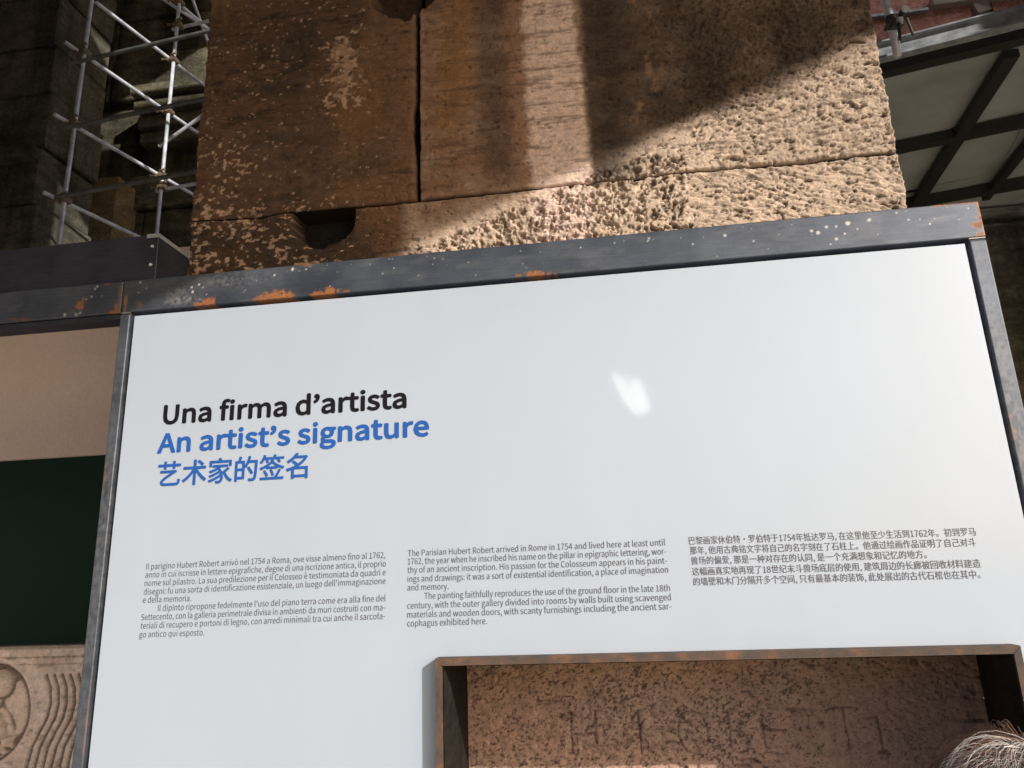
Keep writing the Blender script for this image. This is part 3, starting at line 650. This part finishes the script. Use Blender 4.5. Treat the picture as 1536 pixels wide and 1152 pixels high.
# rusty steel window frame standing proud of the board, and its sooty reveal
wf = MB().box(.6355,.6365,.001,.002,1.2,1.201).build('window_frame', M['corten'], bd)
bpy.data.objects.remove(wf)
ox0, ox1, oz1, oz0 = .6328, 1.5425, 1.6058, .90; t_ = .0115
ix0, ix1, iz1, iz0 = ox0+t_, ox1-t_, oz1-t_, oz0+t_
yf, yb = -.027, .0005
def trap(pts):
    V = [(x,yf,z) for x,z in pts]+[(x,-.0006,z) for x,z in pts]
    return MB().add(V, [(0,1,2,3),(7,6,5,4),(0,4,5,1),(1,5,6,2),(2,6,7,3),(3,7,4,0)])
e_ = .0003
wfr = trap([(ox0,oz1),(ox1,oz1),(ix1,iz1),(ix0,iz1)]).build('window_frame', M['corten'], bd)
for pts in ([(ox0,oz0),(ox0,oz1-e_*2),(ix0-e_,iz1-e_),(ix0-e_,iz0)], [(ox1,oz1-e_*2),(ox1,oz0),(ix1+e_,iz0),(ix1+e_,iz1-e_)], [(ox0+e_,oz0-e_),(ix0,iz0-e_*2),(ix1,iz0-e_*2),(ox1-e_,oz0-e_)]):
    o = trap(pts).build('rail', M['corten'], wfr)
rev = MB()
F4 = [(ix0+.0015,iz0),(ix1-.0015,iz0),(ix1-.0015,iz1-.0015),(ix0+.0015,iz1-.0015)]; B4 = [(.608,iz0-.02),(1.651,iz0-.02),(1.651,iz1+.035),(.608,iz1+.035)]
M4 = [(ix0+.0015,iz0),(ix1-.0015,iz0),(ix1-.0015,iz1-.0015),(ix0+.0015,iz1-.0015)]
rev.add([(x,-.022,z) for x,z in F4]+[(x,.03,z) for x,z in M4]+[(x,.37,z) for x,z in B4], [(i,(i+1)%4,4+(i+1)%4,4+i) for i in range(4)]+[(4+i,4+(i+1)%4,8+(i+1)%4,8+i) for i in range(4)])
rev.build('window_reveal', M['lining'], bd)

# ------------------------------------------------------------------ steel box on the left rail
bx = empty('sheet_steel_box', (-.5,.08,2.36), 'violet dark sheet steel box sitting on the rail left of the pillar', 'box')
MB().box(-1.25,.015,.03,.145,2.3595,2.476,.0012).build('casing', M['steel_dark'], bx)
for z in (2.448, 2.405):
    MB().tube((.003,.0305,z),(.003,.0275,z),.0033,12).build('screw', M['galv'], bx)
MB().tube((-.055,.0305,2.425),(-.055,.0290,2.425),.0025,10).build('screw', M['steel_dark'], bx)
MB().add([(-.012,.0285,2.4775),(.0165,.0285,2.4775),(.0165,.145,2.4775),(-.012,.145,2.4775),(-.012,.0285,2.468),(.0165,.0285,2.468),(.0165,.145,2.468)],
         [(0,1,2,3),(0,4,5,1),(1,5,6,2)]).build('corner_angle', M['alu'], bx)

# ------------------------------------------------------------------ left bay: lintel slab, dark back, sarcophagus
o = MB().box(-3.2,-.012,1.07,1.10,2.203,3.00,.004).build('plaster_lintel', M['tan']); tag(o, 'smooth pinkish tan lintel slab under the rusty left rail', 'lintel')
o = MB().box(-3.2,-.012,1.95,2.0,0,3.0).build('backdrop', M['green_dark']); tag(o, 'very dark green backdrop between lintel slab and sarcophagus', 'backdrop')
KS = 1.376
sx_ = lambda X: (X-.935)/KS+.935
sz_ = lambda Z: (Z-1.75)/KS+1.75
sar = empty('marble_sarcophagus', (-1.6,1.4,.65), 'carved pink marble sarcophagus with wavy flutes and a draped bust', 'sarcophagus')
def sar_px(pts):   # outline points in metres on the front
    return pts
FL = [(-.451,1.534),(-.437,1.505),(-.432,1.470),(-.437,1.440),(-.452,1.410),(-.468,1.375),(-.474,1.335),(-.474,1.28),(-.464,1.22),(-.44,1.17),(-.43,1.12)]
def sar_h(X, Z):
    H = .0015*fbm(X,Z,.08,.06,601,4) + .0006*fbm(X,Z,.008,.008,605,3)
    H += .006*(Z>1.5665)*0
    # moulded rim
    H -= .006*ss(1.578,1.582,Z); H += .0025*np.exp(-((Z-1.561)/.0018)**2); H -= .003*ss(1.590,1.596,Z)
    zone = 1-ss(1.535,1.548,Z)
    for k in range(14):
        r = seg_dist(X-k*.0212, Z-(.0 if k else .0), FL)
        H += .0095*(1-ss(.0004,.0066,r))
    # ring of the clipeus
    cx, cz, R0 = -.598, 1.452, .124
    d = np.hypot((X-cx)*1.0, (Z-cz)*1.0)
    inside = 1-ss(R0-.010, R0-.006, d)
    H -= .004*np.exp(-((d-R0+.002)/.006)**2)
    H += .012*np.exp(-((d-R0+.016)/.008)**2)
    # bust in relief: head, neck, draped shoulders
    head = np.clip(1-((X+.566)/.034)**2-((Z-1.519)/.033)**2, 0, 1)
    neck = np.clip(1-((X+.578)/.020)**2-((Z-1.485)/.03)**2, 0, 1)
    sh = np.clip(1-((X+.590)/.076)**2-((Z-1.395)/.080)**2, 0, 1)
    B = np.maximum(np.maximum(.030*np.sqrt(head), .022*np.sqrt(neck)), .026*np.sqrt(sh))
    fold = .004*np.sin((X*.8+Z*.6)*260+3*fbm(X,Z,.05,.05,611,2))*(sh>.02)
    hair = .002*fbm(X,Z,.01,.01,612,2)*(head>.02)
    H -= (B+fold+hair)*(d<R0-.012)
    return H
def sar_c(X, Z, H):
    n = fbm(X,Z,.10,.07,621,4); c = np.ones(X.shape+(3,))*np.array((.84,.69,.63)); c = mixc(c,(.70,.56,.50),ss(-.3,.8,n))
    cv = cavity(H,6); c = mixc(c,(.16,.12,.095), ss(.0005,.0032,cv)*.85); c = mixc(c,(.80,.68,.62), ss(.0008,.003,-cv)*.5); c = mixc(c,(.25,.2,.16), ss(1.594,1.600,Z)*.7)
    c = mixc(c,(.25,.19,.15), ss(.45,.9,fbm(X,Z,.02,.012,625,3))*.5)
    return c
face_grid('front_slab', -1.45, -.03, .72, 1.5505, 1.05, .05, .0023, lambda X,Z: sar_h(sx_(X),sz_(Z))*KS, lambda X,Z,H: sar_c(sx_(X),sz_(Z),H/KS), M['marble'], sar)
MB().box(-2.6,-1.453,1.055,1.10,.72,1.548).build('end_slab', M['tan'], sar)
MB().box(-2.5,-.1,1.10,1.70,.65,.719).build('base_slab', M['tan'], sar)
o = MB().box(-2.65,-.04,1.0,1.8,0,.648,.004).build('plinth', M['steel_dark']); tag(o, 'dark steel plinth carrying the sarcophagus', 'plinth')

# ------------------------------------------------------------------ scaffold
scf = empty('tube_scaffold', (-3.85,4.7,0), 'galvanised tube scaffold with rusty couplers between the pillar and the dark hall', 'scaffold')
tr = .0200
def tube(a, b, nm='tube', r=tr, m='galv', p=None): return MB().tube(a, b, r, 14).build(nm, M[m], p or scf, smooth=False)
S1 = lambda z: (-3.985-.0*(z-5), 4.2, z); S2 = lambda z: (-3.715, 5.2, z)
XD = Vector((1,-.105,0)).normalized()   # ledger direction
def vtube(x, y, z0, z1):
    o = tube((x,y,z0),(x,y,z1),'standard'); 
    for p in o.data.polygons: p.use_smooth = len(p.vertices)==4
    return o
vtube(-3.985,4.2,0,9.6); vtube(-3.715,5.2,0,9.9)
vtube(-3.985+XD.x*2.4,4.2+XD.y*2.4,0,9.6); vtube(-3.715+XD.x*2.4,5.2+XD.y*2.4,0,9.9)
dv = Vector((.27,1.0,0)).normalized()
def coupler(c, seed=0):
    r = random.Random(seed+int(c[2]*100)); q = Vector(c)
    mb = MB()
    mb.tube(q+Vector((0,0,-.035)), q+Vector((0,0,.035)), .036, 12)
    mb.tube(q+Vector((.03,-.05,0)), q+Vector((.03,.05,0)), .034, 12)
    mb.box(q.x-.045,q.x+.055,q.y-.030,q.y+.030,q.z-.03,q.z+.03,.006)
    for s in (-1,1):
        mb.tube(q+Vector((.02*s,-.055,.03*s)), q+Vector((.075*s,-.062,.032*s)), .010, 8)
        mb.tube(q+Vector((.075*s,-.062,.032*s)), q+Vector((.085*s,-.062,.032*s)), .018, 6)
    return mb.build('coupler', M['coupler'], scf)
off = Vector((-.052,0,0))
for z in (5.33, 6.165, 6.99, 7.68, 8.5):       # transoms running back
    a = Vector((-3.985,4.2,z-.03))+off-dv*.16; b = Vector((-3.715,5.2,z-.03))+off+dv*1.15
    tube(a, b, 'transom'); coupler((-3.985-.02,4.2,z-.03)); coupler((-3.715-.02,5.2,z-.05),3)
for z in (5.30, 6.05, 6.80, 7.56):      # ledgers
    a = Vector((-3.985,4.145,z)); tube(a-XD*.10, a+XD*2.7, 'ledger', m='galv_shaded')
for z in (5.97, 8.12):
    a = Vector((-3.715,5.25,z)); tube(a-XD*.1, a+XD*2.7, 'ledger'); coupler((-3.715,5.21,z),5)
for (a,b) in (((-3.95,5.6,9.2),(-3.2,6.4,6.6)),((-4.35,4.5,8.6),(-2.9,6.6,8.2)),((-3.9,5.35,6.6),(-2.3,5.2,7.5)),((-3.25,4.6,9.1),(-2.75,5.6,8.0)),((-3.45,5.3,9.5),(-2.6,6.0,7.6))):
    tube(a, b, 'brace')

# ------------------------------------------------------------------ walkway on the right
wk = empty('overhead_walkway', (4.4,5.1,5.5), 'dark steel overhead walkway with cloudy plates seen from below', 'walkway')
def lerp(a,b,t): return tuple(a[i]+(b[i]-a[i])*t for i in range(len(a)))
ax = Vector((.972,-.232,0)).normalized(); ay = Vector((.085,1,0)).normalized()
O = Vector((3.36,4.02,5.5))
def beam_between(a, b, wd, z0, z1, name, m='frame_dark', parent=None):
    a = Vector(a); b = Vector(b); d = (b-a).normalized(); n = Vector((-d.y,d.x,0))*wd/2
    V = [a-n,a+n,b+n,b-n]; 
    return MB().add([(v.x,v.y,z0) for v in V]+[(v.x,v.y,z1) for v in V], [(0,3,2,1),(4,5,6,7),(0,1,5,4),(1,2,6,5),(2,3,7,6),(3,0,4,7)]).build(name, M[m], parent or wk)
beam_between((1.4,4.50,0),(8.0,2.97,0),.10,5.50,5.59,'cross_beam')
beam_between((1.4,5.85,0),(8.0,3.98+.35,0),.10,5.50,5.59,'cross_beam')
beam_between((1.4,7.15,0),(8.0,5.75,0),.10,5.50,5.60,'cross_beam')
for (xa,xb,wd) in ((4.36,4.62,.15),(5.06,5.36,.10),(3.32,3.52,.12),(6.2,6.5,.15)):
    beam_between((xa,4.0,0),(xb,6.5,0),wd*.75,5.503,5.575,'joist')
for (xa,xb) in ((2.0,3.38),(3.40,4.48),(4.50,5.19),(5.21,6.3),(6.32,8.0)):
    for (oy) in (0,1.27,2.54):
        ya = 4.98-(xa-2.0)*.232+oy; yb = 4.98-(xb-2.0)*.232+oy
        k_ = .004*int(xa*3+oy) % .02
        beam_between((xa-.05,ya+.012,0),(xb+.05,yb-.012,0),1.30,5.60+k_,5.603+k_,'plate','plate')
fas = beam_between((1.4,4.335,0),(8.0,2.80,0),.03,5.52,5.66,'fascia','alu')
beam_between((1.4,4.315,0),(8.0,2.78,0),.075,5.515,5.535,'fascia_lip','alu')
beam_between((1.4,4.325,0),(8.0,2.79,0),.085,5.66,5.672,'fascia_lip','alu')
MB().tube((3.40,3.745,5.45),(3.36,3.70,9.0),.030,14).build('handrail_post', M['galv'], wk, smooth=True)
cp = MB(); q = Vector((3.42,3.70,5.72))
cp.tube(q+Vector((-.04,0,-.04)),q+Vector((-.04,0,.05)),.040,12); cp.tube(q+Vector((.05,-.06,.06)),q+Vector((.05,.03,.06)),.034,12); cp.box(q.x-.06,q.x+.035,q.y-.04,q.y+.02,q.z-.06,q.z+.02,.008)
cp.tube(q+Vector((-.07,-.05,-.02)),q+Vector((-.12,-.05,-.10)),.012,8); cp.tube(q+Vector((.05,-.05,-.02)),q+Vector((.07,-.05,-.17)),.010,8); cp.tube(q+Vector((-.01,-.05,-.05)),q+Vector((-.03,-.05,-.2)),.012,8)
cp.build('clamp', M['clamp'], wk)
# red wall with a putlog hole, above and behind the walkway
rw = empty('red_wall', (5,7,5.9), 'reddish plastered wall with a jagged hole above the overhead walkway', 'wall')
mb = MB(); holed_wall(1.7,16,5.9,13.2,7.0,7.9,[(5.98,6.24,8.12,8.50)],mb); mb.build('wall_face', M['red_wall'], rw)
MB().add([(5.97,6.93,8.48),(6.12,6.90,8.46),(6.20,6.96,8.36),(6.03,6.95,8.31),(5.97,7.2,8.50),(6.12,7.2,8.52),(6.20,7.2,8.40),(6.03,7.2,8.32)],[(0,1,2,3),(0,4,5,1),(1,5,6,2),(2,6,7,3),(3,7,4,0)]).build('loose_stone', M['ledge'], rw)
MB().box(1.7,5.45,6.93,7.0,8.43,8.475,.006).build('string_course', M['alu'], rw)
MB().box(5.5,16,6.90,7.0,8.47,8.60,.006).build('string_course', M['ledge'], rw)
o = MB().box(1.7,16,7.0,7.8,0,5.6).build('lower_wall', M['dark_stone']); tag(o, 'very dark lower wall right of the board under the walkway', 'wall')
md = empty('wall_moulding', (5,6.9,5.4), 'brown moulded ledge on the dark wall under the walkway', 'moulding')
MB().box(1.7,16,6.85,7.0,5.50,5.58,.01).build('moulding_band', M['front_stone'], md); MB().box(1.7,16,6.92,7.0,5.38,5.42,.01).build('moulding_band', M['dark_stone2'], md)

# ------------------------------------------------------------------ hall masonry on the left
rb = random.Random(11)
pr = empty('left_hall_pier', (-8,6.5,0), 'grey brown stained travertine pier at the far left behind the scaffold', 'pier')
z = 0.0; row = 0
while z < 13.0:
    h = rb.uniform(.75,.95); xr = -6.02+rb.uniform(-.05,.03)
    xb = -7.1+rb.uniform(-.25,.25) if row%2 else -7.6+rb.uniform(-.2,.2)
    for (a,b) in ((-9.6,xb-.012),(xb+.012,xr)):
        MB().box(a,b,6.0+rb.uniform(-.02,.02),7.0,z+.01,min(z+h,13.15)-.01,.02).build('stone_block', M['dark_stone2'], pr)
    z += h; row += 1
MB().box(-9.5,-6.15,6.06,6.95,.02,13.1).build('mortar_core', M['mortar'], pr)
en = empty('hall_entablature', (-6,7.7,8.3), 'dark moulded stone entablature crossing behind the scaffold', 'entablature')
for (z0,z1,y0) in ((8.42,8.62,7.70),(8.64,8.86,7.62),(8.88,9.06,7.48),(9.08,9.24,7.36)):
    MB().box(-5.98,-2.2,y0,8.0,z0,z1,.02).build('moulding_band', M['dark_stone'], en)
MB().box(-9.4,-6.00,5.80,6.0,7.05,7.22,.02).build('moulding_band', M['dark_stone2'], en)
for (a,b,c_,d,lab) in ((-6.85,-6.05,7.15,7.72,'ochre lit block beside a dark column low behind the scaffold'),):
    o = MB().box(a,b,7.45,7.99,5.6,7.72,.02).build('ochre_block', M['ochre_stone']); tag(o, lab, 'block')
o = MB().tube((-6.98,7.4,0),(-6.98,7.4,8.42),.17,20).build('column_shaft', M['dark_stone2'], smooth=True); tag(o, 'dark round column shaft behind the lowest scaffold joint', 'column')
z = 5.0; row = 0
rwl = empty('rear_block_wall', (-4,7.9,0), 'sooty coursed stone blocks of the wall behind the scaffold tubes', 'wall')
while z < 12.6:
    h = rb.uniform(.6,.85)
    if not (8.3 < z+h and z < 9.3):
        x = -9.0+rb.uniform(0,.6)
        while x < -2.2:
            wd = rb.uniform(.9,1.7); MB().box(x+.01,min(x+wd,-2.1)-.01,7.86+rb.uniform(-.05,.05),8.0,z+.01,z+h-.01,.02).build('stone_block', M['dark_stone'], rwl); x += wd
    z += h

# ------------------------------------------------------------------ visitor in front of the board
def skin(name, verts, edges, radii, material, parent=None, sub=2, root=0):
    me = bpy.data.meshes.new(name); me.from_pydata(verts, edges, [])
    o = bpy.data.objects.new(name, me); link(o)
    m1 = o.modifiers.new('skin', 'SKIN'); 
    for i, r in enumerate(radii):
        me.skin_vertices[0].data[i].radius = (r, r) if not isinstance(r, tuple) else r
    me.skin_vertices[0].data[root].use_root = True
    m2 = o.modifiers.new('sub', 'SUBSURF'); m2.levels = sub; m2.render_levels = sub
    dg = bpy.context.evaluated_depsgraph_get(); dg.update()
    nm = bpy.data.meshes.new_from_object(o.evaluated_get(dg)); bpy.data.objects.remove(o)
    nm.materials.clear(); nm.materials.append(material)
    for p in nm.polygons: p.use_smooth = True
    o = bpy.data.objects.new(name, nm); link(o)
    if parent: o.parent = parent; o.matrix_parent_inverse = Matrix.Translation(-parent_loc(parent))
    return o
PX, PY, TOP = 1.301, -.50, 1.580
per = empty('person', (PX,PY,0), 'person with tousled grey streaked brown hair, top of head at the lower right corner', 'person')
ms = mat('skin', (.52,.31,.22), .55); M['skin'] = ms
mj = mat('jacket', (.05,.07,.11), .85); mt_ = mat('trousers', (.035,.035,.045), .85); mshoe = mat('shoe_leather', (.03,.02,.015), .5)
hz = TOP-.115
V = [(0,0,.80),(0,.01,.98),(0,.01,1.12),(0,0,1.27),(0,-.01,1.335),(0,.01,1.40),(0,.015,hz),(0,.02,hz+.035),
     (-.16,0,1.25),(-.22,.02,1.00),(-.20,.14,.80),(.16,0,1.25),(.22,.02,1.00),(.20,.14,.80),
     (-.085,0,.76),(-.095,.02,.42),(-.10,0,.09),(.085,0,.76),(.095,.02,.42),(.10,0,.09),(-.11,.13,.045),(.11,.13,.045)]
E_ = [(0,1),(1,2),(2,3),(3,4),(4,5),(5,6),(6,7),(3,8),(8,9),(9,10),(3,11),(11,12),(12,13),(0,14),(14,15),(15,16),(0,17),(17,18),(18,19),(16,20),(19,21)]
Rr = [.13,.115,.125,.12,.052,.050,.080,.074,.058,.042,.030,.058,.042,.030,.085,.058,.042,.085,.058,.042,.03,.03]
skin('body', [(PX+x,PY+y,z_) for x,y,z_ in V], E_, Rr, ms, per)
skin('jacket', [(PX+x,PY+y,z_) for x,y,z_ in [(0,0,.78),(0,.01,.98),(0,.01,1.12),(0,0,1.27),(0,-.01,1.31),(-.16,0,1.25),(-.22,.02,1.00),(-.202,.12,.84),(.16,0,1.25),(.22,.02,1.00),(.202,.12,.84)]],
     [(0,1),(1,2),(2,3),(3,4),(3,5),(5,6),(6,7),(3,8),(8,9),(9,10)], [.155,.135,.145,.14,.075,.075,.058,.050,.075,.058,.050], mj, per)
skin('trousers', [(PX+x,PY+y,z_) for x,y,z_ in [(0,0,.84),(-.085,0,.74),(-.095,.02,.42),(-.10,0,.10),(.085,0,.74),(.095,.02,.42),(.10,0,.10)]],
     [(0,1),(1,2),(2,3),(0,4),(4,5),(5,6)], [.145,.10,.075,.062,.10,.075,.062], mt_, per)
for s in (-1,1):
    skin('shoe', [(PX+.10*s,PY-.05,.05),(PX+.11*s,PY+.07,.045),(PX+.112*s,PY+.17,.035)], [(0,1),(1,2)], [.045,.042,.032], mshoe, per)
    cx_, cy_, cz_ = PX+.201*s, PY+.15, .79
    hv = [(cx_,cy_,cz_),(cx_,cy_+.03,cz_-.055)]; he = [(0,1)]; hr = [.026,.030]
    for k in range(4):
        b = len(hv); ox = (k-1.5)*.019; ln = (.062,.075,.080,.066)[k]
        hv += [(cx_+ox,cy_+.040,cz_-.085),(cx_+ox,cy_+.058,cz_-.085-ln*.55),(cx_+ox,cy_+.050,cz_-.085-ln)]; he += [(1,b),(b,b+1),(b+1,b+2)]; hr += [.0095,.0085,.0075]
    b = len(hv); hv += [(cx_-s*.035,cy_+.03,cz_-.050),(cx_-s*.048,cy_+.05,cz_-.085)]; he += [(1,b),(b,b+1)]; hr += [.012,.009]
    skin('hand', hv, he, hr, ms, per, 1)
# face looking at the board
skin('nose', [(PX,PY+.098,hz+.03),(PX,PY+.118,hz-.002)], [(0,1)], [.008,.013], ms, per, 1)
for s in (-1,1):
    skin('ear', [(PX+.083*s,PY+.005,hz+.02),(PX+.088*s,PY+.0,hz-.02)], [(0,1)], [.012,.010], ms, per, 1)
    MB().tube((PX+.032*s,PY+.090,hz+.025),(PX+.032*s,PY+.097,hz+.025),.009,12).build('eye', mat('eye', (.1,.07,.05), .2), per)
MB().box(PX-.022,PX+.022,PY+.088,PY+.100,hz-.042,hz-.034,.003).build('mouth', mat('lips', (.4,.17,.14), .5), per)
# hair: scalp cap plus locks of strands swept to the sides
mh = mat('hair', (.09,.055,.035), .42); pb(mh).inputs['Specular IOR Level'].default_value = .7
a_ = N(mh,'ShaderNodeVertexColor', layer_name='strand'); L(mh, a_.outputs[0], pb(mh).inputs['Base Color'])
def hair():
    rnd = np.random.RandomState(4); V = []; F = []; C = []
    cen = np.array((PX, PY-.005, TOP-.105)); rad = np.array((.088,.104,.103))
    def surf(th, ph, k=1.0):   # th from crown, ph around
        return cen + rad*k*np.array((math.sin(th)*math.cos(ph), math.sin(th)*math.sin(ph), math.cos(th)))
    # cap
    nth, nph = 14, 36; base = 0
    for i in range(nth+1):
        for j in range(nph):
            th = i/nth*1.75; ph = 2*math.pi*j/nph; V.append(surf(th if math.sin(ph)<.2 else th*.72, ph, .955)); C.append((.03,.018,.012))
    for i in range(nth):
        for j in range(nph): F.append((i*nph+j,(i+1)*nph+j,(i+1)*nph+(j+1)%nph,i*nph+(j+1)%nph))
    crown = np.array((0.02, -.035))
    for lock in range(540):
        # lock root on the scalp
        u = rnd.rand(); th0 = math.acos(1-u*1.05); ph0 = rnd.rand()*2*math.pi
        pale = (rnd.rand() < .50); lift = rnd.rand()**2*.019; ln = rnd.uniform(.045,.09); curl = rnd.uniform(-.55,.55)
        bc = np.array((.74,.66,.60)) if pale else np.array((.10,.050,.032))
        if not pale and rnd.rand()<.4: bc = np.array((.26,.13,.075))
        for s in range(20):
            th = th0+rnd.normal()*.055; ph = ph0+rnd.normal()*.062/max(.25,math.sin(th0)); r0 = rnd.uniform(.00017,.00034)
            n = 7; pts = []; l = ln*rnd.uniform(.8,1.15); lf = lift*rnd.uniform(.6,1.4); ex = rnd.normal()*.22
            for k in range(n):
                t = k/(n-1); tt = th + t*l/.095; pp = ph + curl*t*t*.55 + ex*t*.35
                p = surf(tt, pp, 1.0 + (lf*math.sin(t*2.4)*1.0 + .006*math.sin(t*3.1))/.095)
                pts.append(p)
            b = len(V); cc = bc*rnd.uniform(.55,1.35)
            for k,p in enumerate(pts):
                d = pts[min(k+1,n-1)]-pts[max(k-1,0)]; d = d/np.linalg.norm(d); u_ = np.cross(d,(0,0,1.0)); u_ /= (np.linalg.norm(u_)+1e-9); v_ = np.cross(d,u_)
                rr = r0*(1-.8*k/(n-1))
                for q in range(3):
                    a = 2.094*q; V.append(p+(u_*math.cos(a)+v_*math.sin(a))*rr); C.append(tuple(cc))
            for k in range(n-1):
                for q in range(3): F.append((b+k*3+q,b+k*3+(q+1)%3,b+(k+1)*3+(q+1)%3,b+(k+1)*3+q))
    me = bpy.data.meshes.new('hair'); me.from_pydata([tuple(v) for v in V], [], F)
    ca = me.color_attributes.new('strand','FLOAT_COLOR','POINT'); A = np.ones((len(V),4)); A[:,:3] = np.array(C); ca.data.foreach_set('color', A.ravel())
    me.materials.append(mh)
    for p in me.polygons: p.use_smooth = True
    o = bpy.data.objects.new('hair', me); link(o); o.parent = per; o.matrix_parent_inverse = Matrix.Translation(-parent_loc(per))
hair()
